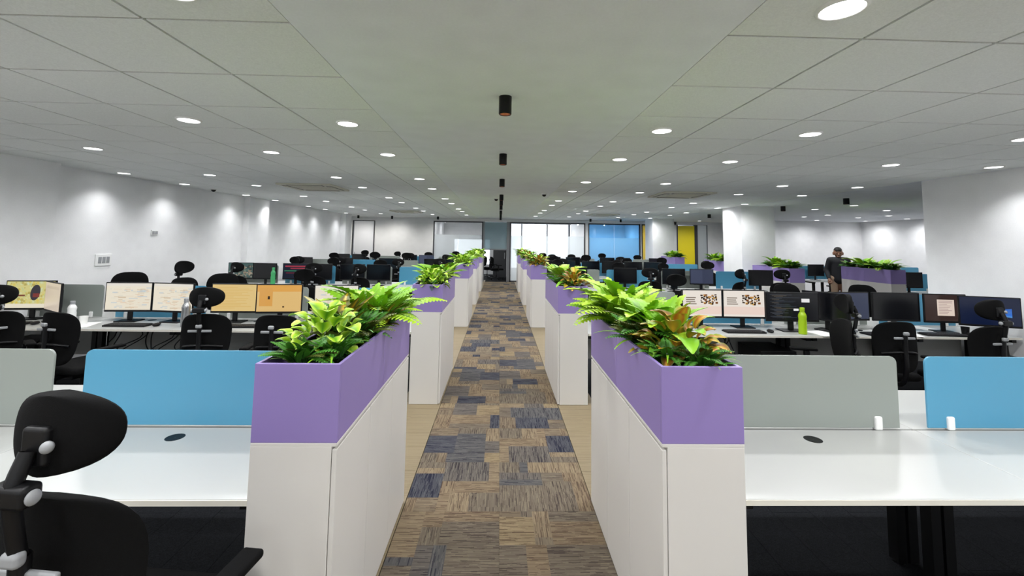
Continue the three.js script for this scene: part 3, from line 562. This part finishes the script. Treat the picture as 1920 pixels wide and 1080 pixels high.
// ------------------------------------------------------------------ screens, keyboards and desk things
const art = {
  sheet: (c, w, h) => { c.fillStyle = '#f3ead6'; c.fillRect(0, 0, w, h); c.fillStyle = '#efe9de'; c.fillRect(0, 0, w, h * .1); for (let i = 0; i < 60; i++) { c.fillStyle = `rgba(${pick(['214,190,160', '190,205,220', '235,205,175', '226,222,205'])},.6)`; c.fillRect(rr(.05, .9) * w, rr(.14, .92) * h, rr(.03, .2) * w, rr(.015, .05) * h); } },
  amber: (c, w, h) => { c.fillStyle = '#e9c27e'; c.fillRect(0, 0, w, h); c.fillStyle = '#e7ab55'; c.fillRect(0, 0, w, h * .25); c.fillStyle = '#e2a756'; c.fillRect(w * .05, h * .1, w * .3, h * .7); c.fillStyle = '#3a2818'; c.fillRect(w * .24, h * .42, w * .05, h * .12); c.fillRect(w * .58, h * .8, w * .04, h * .05); },
  amber2: (c, w, h) => { c.fillStyle = '#e8c986'; c.fillRect(0, 0, w, h); c.fillStyle = '#e3bd70'; for (let i = 0; i < 14; i++) c.fillRect(w * .08, h * (.1 + i * .06), rr(.4, .84) * w, h * .025); },
  photo: (c, w, h) => { c.fillStyle = '#d8cf86'; c.fillRect(0, 0, w, h); for (let i = 0; i < 260; i++) { c.fillStyle = `rgba(${pick(['226,196,70', '190,205,150', '214,226,190', '170,150,60'])},.55)`; c.beginPath(); c.arc(rnd() * w, rnd() * h, rr(3, 18), 0, 7); c.fill(); } c.fillStyle = '#2b2530'; c.beginPath(); c.ellipse(w * .6, h * .42, w * .1, h * .3, .2, 0, 7); c.fill(); c.fillStyle = '#7c2c26'; c.fillRect(w * .55, h * .45, w * .14, h * .15); c.fillStyle = '#7a3a20'; c.fillRect(w * .14, h * .5, w * .25, h * .06); c.fillStyle = '#eee6d0'; c.fillRect(0, h * .84, w, h * .16); },
  beige: (c, w, h) => { c.fillStyle = '#cfc0ae'; c.fillRect(0, 0, w, h); c.fillStyle = '#c3b3a2'; c.fillRect(w * .1, h * .12, w * .8, h * .1); },
  cards: (c, w, h) => { c.fillStyle = '#f5ece2'; c.fillRect(0, 0, w, h); c.fillStyle = '#f6ded2'; c.fillRect(0, h * .62, w, h * .3); c.fillStyle = '#8a7c70'; for (let i = 0; i < 4; i++) c.fillRect(w * .08, h * (.26 + i * .08), w * rr(.18, .28), h * .04); for (let i = 0; i < 60; i++) { c.fillStyle = pick(['#3c2a1c', '#c88c40', '#7c4a22', '#e0b060', '#241a12']); c.fillRect(w * rr(.45, .85), h * rr(.14, .5), w * rr(.02, .07), h * rr(.02, .08)); } },
  code: (c, w, h) => { c.fillStyle = '#14151a'; c.fillRect(0, 0, w, h); for (let i = 0; i < 26; i++) { c.fillStyle = pick(['#5a5f68', '#47505c', '#6a6050', '#3c4450']); c.fillRect(w * (.06 + .04 * (i % 4)), h * (.06 + i * .034), w * rr(.1, .5), h * .012); } c.fillStyle = '#f2f2f2'; c.fillRect(w * .68, h * .2, w * .16, h * .14); c.fillRect(w * .52, h * .58, w * .1, h * .08); },
  navy: (c, w, h) => { c.fillStyle = '#3c4258'; c.fillRect(0, 0, w, h); c.fillStyle = '#454b62'; c.fillRect(w * .03, h * .05, w * .5, h * .9); },
  note: (c, w, h) => { c.fillStyle = '#3a2b28'; c.fillRect(0, 0, w, h); c.fillStyle = '#e8d6c8'; c.fillRect(w * .3, h * .18, w * .42, h * .62); c.fillStyle = '#b29a98'; for (let i = 0; i < 9; i++) c.fillRect(w * .34, h * (.23 + i * .06), w * rr(.2, .34), h * .02); },
  glow: (c, w, h) => { c.fillStyle = '#0b1838'; c.fillRect(0, 0, w, h); for (let i = 0; i < 26; i++) { const y = h * rr(.42, .66), x = w * rr(.3, .7); c.fillStyle = `rgba(${pick(['30,90,210', '60,150,235', '20,60,180', '120,200,250'])},.35)`; c.beginPath(); c.moveTo(x, y); c.lineTo(w * .86, y - h * .06); c.lineTo(w * .86, y + h * .05); c.fill(); } },
  lines: (c, w, h) => { c.fillStyle = '#1c2130'; c.fillRect(0, 0, w, h); c.fillStyle = '#a03848'; c.fillRect(w * .08, h * .12, w * .84, h * .1); c.fillRect(w * .3, h * .27, w * .6, h * .08); c.fillStyle = '#3f8a66'; c.fillRect(w * .05, h * .46, w * .5, h * .05); c.fillStyle = '#6a2636'; c.fillRect(w * .12, h * .6, w * .6, h * .06); },
  town: (c, w, h) => { c.fillStyle = '#3e5a58'; c.fillRect(0, 0, w, h); for (let i = 0; i < 120; i++) { c.fillStyle = pick(['#6a7f72', '#8c7a66', '#46534e', '#a89a86', '#2c3936']); c.fillRect(rnd() * w, h * rr(.1, .95), w * rr(.03, .12), h * rr(.03, .14)); } },
};
const screenMat = {};
function screenMaterial(kind) {
  if (kind === 'off') return M.screenOff;
  return screenMat[kind] || (screenMat[kind] = (() => { const t = canvasTexture(512, 288, art[kind]); return phys({ color: 0x050505, roughness: .25, emissive: 0xffffff, emissiveMap: t, emissiveIntensity: SCREEN_GLOW }); })());
}
const MG = {
  housing: merge([rb(.545, .326, .022, .006, 0, .27, 0), rb(.36, .2, .03, .012, 0, .26, -.022)]), face: (() => { const g = new THREE.PlaneGeometry(.521, .293); g.translate(0, .276, .0118); return g; })(),
  neck: rb(.06, .2, .02, .008, 0, .11, -.035), foot: merge([rb(.24, .012, .17, .005, 0, .006, -.03)]),
};
function monitor(kind, x, d, turn, label, scale = .92, y = TOP) {
  const g = thing('computer_monitor', label, 'monitor', 'desk monitors', x, y, -d, turn);
  part('housing', MG.housing, M.black, g); part('display', MG.face, screenMaterial(kind), g); part('stand_neck', MG.neck, M.black, g); part('stand_foot', MG.foot, M.black, g);
  g.scale.set(scale, 1.02, 1); return g;
}
const keysG = (() => { const l = []; for (let r = 0; r < 5; r++) for (let k = 0; k < 18; k++) l.push(bx(.019, .006, .019, -.2 + k * .0235, .019, -.048 + r * .024)); return merge(l); })();
const boardG = rb(.44, .016, .14, .005, 0, .009, 0), mouseG = (() => { const g = new THREE.SphereGeometry(.05, 14, 10); g.scale(.6, .36, 1); g.translate(0, .018, 0); return g; })();
function keyboard(x, d, turn, words) {
  const g = thing('keyboard', 'black keyboard ' + words, 'keyboard', 'black keyboards', x, TOP, -d, turn); part('base', boardG, M.black, g); part('keys', keysG, M.key, g);
  const m = thing('computer_mouse', 'black mouse beside keyboard ' + words, 'mouse', 'black mice', x + .3, TOP, -d, turn); part('shell', mouseG, M.black, m); part('wheel', bx(.006, .012, .02, 0, .033, -.02), M.greyPlastic, m);
}
const WS2 = 'second row, blank-wall half', WP2 = 'second row, pillar half';
monitor('photo', -5.36, 5.2, .12, `monitor showing a bright yellow photo, ${WS2}`); monitor('beige', -4.96, 5.05, -.55, `angled monitor with plain beige screen, ${WS2}`);
monitor('sheet', -4.21, 5.14, .06, `cream document monitor beside the angled beige one, ${WS2}`); monitor('sheet', -3.7, 5.12, -.12, `cream document monitor beside the steel bottle, ${WS2}`);
monitor('amber2', -3.03, 5.14, .05, `amber monitor with text lines behind chair headrest, ${WS2}`); monitor('amber', -2.52, 5.14, .1, `amber monitor with two dark marks, ${WS2}`);
monitor('sheet', -1.87, 5.14, .05, `white-page monitor half hidden by plants, ${WS2}`);
monitor('cards', 2.4, 5.14, .05, `monitor with brown picture page, half behind ferns, ${WP2}`, .9); monitor('cards', 2.9, 5.14, -.03, `monitor with brown picture page beside the code monitor, ${WP2}`, .92);
monitor('code', 3.36, 4.96, -.05, `dark code monitor with white boxes, ${WP2}`, 1.1); monitor('off', 3.8, 5.02, -1.05, `switched-off monitor turned nearly edge-on, ${WP2}`, .9);
monitor('navy', 4.11, 5.06, .1, `dim navy monitor, ${WP2}`, .95); monitor('off', 4.67, 5.06, -.06, `switched-off black monitor beside the navy one, ${WP2}`, 1.0);
monitor('note', 5.18, 4.98, -.1, `dark brown monitor showing a pale note, ${WP2}`, .85); monitor('glow', 5.46, 4.76, -.35, `monitor with blue streaks of light near the right wall, ${WP2}`, 1.0);
monitor('town', -5.36, 9.25, .05, 'monitor with grey-green picture, third row, blank-wall half'); monitor('off', -4.84, 9.2, -.1, 'switched-off monitor beside green bottle, third row'); monitor('lines', -4.24, 9.24, .05, 'monitor with red code lines, third row'); monitor('off', -3.72, 9.22, -.05, 'switched-off monitor beside red-lined code monitor, third row');
monitor('off', -3.06, 9.24, .08, 'switched-off monitor, third row, blank-wall half, before grey screen'); monitor('off', -2.52, 9.24, -.05, 'switched-off monitor, third row, second of grey-screen pair');
monitor('off', 1.62, 9.24, .05, 'switched-off monitor, third row, pillar half, next to aisle planter'); monitor('off', 2.68, 9.24, .05, 'switched-off monitor, third row, pillar half, before blue screen'); monitor('off', 3.72, 9.24, .05, 'switched-off monitor, third row, pillar half, before grey screen'); monitor('navy', 4.32, 9.24, -.05, 'dim navy monitor, third row, pillar half'); monitor('off', 5.55, 9.15, -.1, 'switched-off monitor, third row, beside planter before pillar');
for (const r of [3, 4]) for (const side of ['L', 'R']) for (let k = 0; k < 4; k++) for (let j = 0; j < 2; j++) {
  if (rnd() < .25) continue;
  const x = (BOUND[side][k] + BOUND[side][k + 1]) / 2 + (j ? .28 : -.28);
  monitor(rnd() < .12 ? 'navy' : 'off', x, ROW[r] + .45, rr(-.15, .15), `${ORD[j]} dark monitor at desk, ${ROWN[r]}, ${SIDE[side]}, ${POS[k]}`);
}
monitor('off', 8.75, 9.1, 0, 'switched-off monitor on desk beside the planter beyond the walkway', 1); monitor('off', 9.0, 12.2, .1, 'switched-off monitor near the standing person, fourth row'); monitor('off', 9.6, 12.2, -.1, 'second switched-off monitor near the standing person, fourth row');
keyboard(-5.3, 4.92, .05, 'before the bright photo screen'); keyboard(-4.0, 4.9, 0, 'before the cream documents'); keyboard(-2.85, 4.9, .05, 'before the amber screens'); keyboard(2.75, 4.88, 0, 'before the brown picture pages'); keyboard(4.3, 4.84, .1, 'before the navy screen'); keyboard(4.98, 4.82, -.1, 'before the pale note screen'); keyboard(-4.3, 8.98, 0, 'before the red-lined code, third row'); keyboard(4.0, 9.0, 0, 'before dim monitors, third row');
function bottle(x, d, y, r, h, mat, cap, label) {
  const g = thing('drinking_bottle', label, 'bottle', null, x, y, -d);
  part('body', lathe([[.001, 0], [r * .95, 0], [r, .006], [r, h * .45], [r * .9, h * .55], [r, h * .68], [r * .85, h * .76], [r * .5, h * .85], [r * .5, h * .88]], 24), mat, g);
  part('cap', lathe([[.001, h], [r * .5, h], [r * .58, h * .985], [r * .58, h * .86], [r * .5, h * .86]], 20), cap, g);
}
bottle(-3.4, 4.9, TOP, .042, .3, M.steel, M.greyPlastic, 'steel bottle beside the cream document screens'); bottle(-4.72, 5.02, TOP, .04, .24, M.whitePlastic, M.greyPlastic, 'white bottle beside the angled beige monitor');
bottle(3.38, 4.82, TOP, .042, .29, M.limeBottle, M.limeBottle, 'lime green bottle before the code monitor'); bottle(-4.62, 9.1, TOP, .045, .36, M.greenBottle, M.greenBottle, 'mint green bottle on third-row desk');
const cupG = lathe([[.001, 0], [.03, 0], [.038, .09], [.035, .09], [.028, .006], [.001, .006]], 20);
[[5.66, 4.9, M.whitePlastic, 'white cup beside the blue-streak monitor foot'], [-4.52, 4.95, M.whitePlastic, 'white cup on second-row desk near the white bottle'], [5.28, 4.86, M.black, 'black cup under the note monitor']].forEach(([x, d, m, w]) => solo('cup', cupG, m, w, 'cup', null, x, TOP, -d));
const sheetG = rb(.21, .003, .3, .001, 0, .0015, 0);
[[-4.5, 4.92, .3, 'white paper sheet left of the cream screens'], [4.62, 4.88, -.4, 'paper sheet beside the pale-note screen keyboard'], [5.15, 5.2, .2, 'paper sheet behind the pale-note monitor'], [-4.55, 9.0, .4, 'paper sheet by the mint bottle'], [3.62, 4.86, .1, 'paper sheet near the edge-on monitor']].forEach(([x, d, t, w]) => solo('paper_sheet', sheetG, M.paper, w, 'paper', null, x, TOP, -d, t));
// under-desk pedestals and cables, second row
function pedestal(x, d, label) { const g = thing('drawer_pedestal', label, 'pedestal', null, x, 0, -d); part('body', rb(.4, .5, .46, .004, 0, .3, 0), M.blackMetal, g); for (let i = 0; i < 3; i++) { const f = part('drawer', rb(.39, .15, .016, .004, 0, .13 + i * .16, .238), M.black, g); part('handle', rb(.12, .012, .012, .004, 0, .13 + i * .16 + .05, .25), M.chrome, f); } for (const sx of [-1, 1]) for (const sz of [-1, 1]) part('castor', cyl(.02, .02, .05, sx * .16, .025, sz * .18, 10), M.black, g); }
pedestal(3.08, 5.02, 'black drawer pedestal under the code monitor desk'); pedestal(-5.2, 5.05, 'black drawer pedestal under the photo screen desk');
[[-4.35, 0], [-4.15, .1], [-3.95, -.05], [-3.78, .08], [-3.6, 0], [-2.5, .1], [-2.35, 0], [2.55, .1], [2.7, -.05], [2.42, 0]].forEach(([x, k], i) => solo('power_cable', tube([[0, .7, 0], [.02 + k, .58, .06], [-.05, .46, .08 + k], [.06, .36, .06], [.02 - k, .4, .1], [.07 + k, .6, .05], [.05, .69, .0]], .006, 30, 5), M.cable, `black cable looping under second-row desk, ${ORD[i]} from the blank wall`, 'cable', 'cables under second-row desks', x, 0, -5.2));

// ------------------------------------------------------------------ the person
function blob(bones, cell, pad, k = .04) {
  const lo = [1e9, 1e9, 1e9], hi = [-1e9, -1e9, -1e9];
  for (const [a, b, r1, r2] of bones) for (let c = 0; c < 3; c++) { lo[c] = Math.min(lo[c], a[c] - r1, b[c] - r2); hi[c] = Math.max(hi[c], a[c] + r1, b[c] + r2); }
  const mid = lo.map((v, c) => (v + hi[c]) / 2), half = Math.max(...lo.map((v, c) => (hi[c] - v) / 2)) + pad, res = Math.min(150, Math.ceil(2 * half / cell));
  const mc = new MarchingCubes(res, new THREE.MeshBasicMaterial(), false, false, 90000); mc.isolation = 0;
  for (let z = 0; z < res; z++) for (let y = 0; y < res; y++) for (let x = 0; x < res; x++) {
    const P = [x, y, z].map((v, c) => mid[c] + (v / res * 2 - 1) * half); let D = 0;
    for (const [a, b, r1, r2, sx = 1] of bones) {
      const ab = [0, 1, 2].map((c) => b[c] - a[c]), ap = [0, 1, 2].map((c) => P[c] - a[c]), L = ab[0] ** 2 + ab[1] ** 2 + ab[2] ** 2 || 1e-9, t = Math.max(0, Math.min(1, (ap[0] * ab[0] + ap[1] * ab[1] + ap[2] * ab[2]) / L));
      const q = Math.hypot((ap[0] - ab[0] * t) / sx, ap[1] - ab[1] * t, ap[2] - ab[2] * t) - (r1 + (r2 - r1) * t);
      D += Math.exp(-q / k * 3);
    }
    mc.field[x + y * res + z * res * res] = D > 0 ? Math.log(D) * k / 3 : -1;
  }
  mc.update();
  const n = mc.count, pos = new Float32Array(mc.positionArray.slice(0, n * 3)), nor = new Float32Array(mc.normalArray.slice(0, n * 3));
  for (let i = 0; i < pos.length; i++) pos[i] = pos[i] * half + mid[i % 3];
  const g = new THREE.BufferGeometry(); g.setAttribute('position', new THREE.BufferAttribute(pos, 3)); g.setAttribute('normal', new THREE.BufferAttribute(nor, 3)); return g;
}
{
  const g = thing('person', 'person in dark jacket and beige trousers standing behind the planters', 'person', null, 8.36, 0, -10.55, 2.6);   // faces -z when turn = 0
  const skin = std({ color: sRGB(120, 84, 64), roughness: .6 }), hair = std({ color: sRGB(18, 15, 14), roughness: .7 }), coat = std({ color: sRGB(28, 30, 36), roughness: .85, map: fabricTex }), cloth = std({ color: sRGB(172, 146, 122), roughness: .85 }), shoe = std({ color: sRGB(30, 26, 24), roughness: .5 });
  const S = 1.0, J = { hipL: [-.09, .88, 0], hipR: [.09, .88, 0], kneeL: [-.1, .48, -.03], kneeR: [.1, .48, .02], ankL: [-.1, .08, .02], ankR: [.1, .08, .04], sh: [0, 1.36, 0], shL: [-.17, 1.36, .0], shR: [.17, 1.36, 0], elL: [-.25, 1.1, .03], elR: [.25, 1.1, .02], wrL: [-.22, .93, -.16], wrR: [.22, .92, -.15] };
  const face = [[[0, 1.53, -.005], [0, 1.56, .01], .088, .092], [[0, 1.47, -.03], [0, 1.5, -.03], .056, .066], [[0, 1.38, .01], [0, 1.48, .0], .058, .055], [[0, 1.53, -.09], [0, 1.5, -.106], .01, .015], [[-.03, 1.555, -.088], [.03, 1.555, -.088], .014, .014], [[-.025, 1.455, -.084], [.025, 1.455, -.084], .011, .011], [[-.093, 1.5, .01], [-.093, 1.54, .015], .016, .02], [[.093, 1.5, .01], [.093, 1.54, .015], .016, .02]];
  const hand = (w, s) => { const b = [[w, [w[0], w[1] - .05, w[2] - .05], .026, .034], [[w[0], w[1] - .05, w[2] - .05], [w[0], w[1] - .07, w[2] - .08], .032, .026]]; for (let i = 0; i < 4; i++) { const o = (i - 1.5) * .019, L = [.032, .038, .036, .028][i], k0 = [w[0] + o, w[1] - .075, w[2] - .085], k1 = [k0[0], k0[1] - L * .8, k0[2] - L * .5]; b.push([k0, k1, .0095, .009], [k1, [k1[0], k1[1] - L * .7, k1[2] + L * .2], .009, .008]); } b.push([[w[0] - s * .025, w[1] - .045, w[2] - .05], [w[0] - s * .052, w[1] - .075, w[2] - .075], .012, .01], [[w[0] - s * .052, w[1] - .075, w[2] - .075], [w[0] - s * .05, w[1] - .1, w[2] - .09], .01, .009]); return b; };
  const limbs = [[J.elL, J.wrL, .036, .027], [J.elR, J.wrR, .036, .027]];
  const body = merge([blob(face, .0045, .03, .012), blob([...limbs.slice(0, 1)], .008, .02, .02), blob([...limbs.slice(1)], .008, .02, .02), blob(hand(J.wrL, -1), .0032, .015, .006), blob(hand(J.wrR, 1), .0032, .015, .006), blob([[J.sh, [0, 1.0, 0], .09, .1], [J.kneeL, J.ankL, .05, .04], [J.kneeR, J.ankR, .05, .04], [[0, 1.0, 0], J.kneeL, .09, .05], [[0, 1.0, 0], J.kneeR, .09, .05]], .012, .04)]);
  part('body', body, skin, g);
  const eye = new THREE.SphereGeometry(.011, 10, 8); for (const s of [-1, 1]) { const e = eye.clone(); e.translate(s * .033, 1.535, -.086); part('eye', e, hair, g); }
  part('hair', blob([[[0, 1.6, .02], [0, 1.6, -.035], .082, .066], [[0, 1.54, .05], [0, 1.6, .02], .066, .082]], .006, .03, .02), hair, g);
  part('jacket', blob([[[-.1, 1.34, 0], [.1, 1.34, 0], .095, .095], [[0, 1.3, 0], [0, .9, 0], .135, .14, 1.2], [J.shL, J.elL, .07, .056], [J.shR, J.elR, .07, .056], [J.elL, J.wrL, .054, .042], [J.elR, J.wrR, .054, .042]], .012, .04), coat, g);
  part('trousers', blob([[[-.07, .93, 0], [.07, .93, 0], .11, .11], [J.hipL, J.kneeL, .092, .068], [J.hipR, J.kneeR, .092, .068], [J.kneeL, J.ankL, .066, .05], [J.kneeR, J.ankR, .066, .05]], .012, .04), cloth, g);
  for (const a of [J.ankL, J.ankR]) part('shoe', blob([[[a[0], .045, a[2] + .03], [a[0], .038, a[2] - .13], .044, .036], [a, [a[0], .05, a[2]], .044, .045]], .008, .03, .02), shoe, g);
}
scene.traverse((o) => { if (o.isMesh) o.castShadow = o.receiveShadow = true; });
renderer.render(scene, camera);
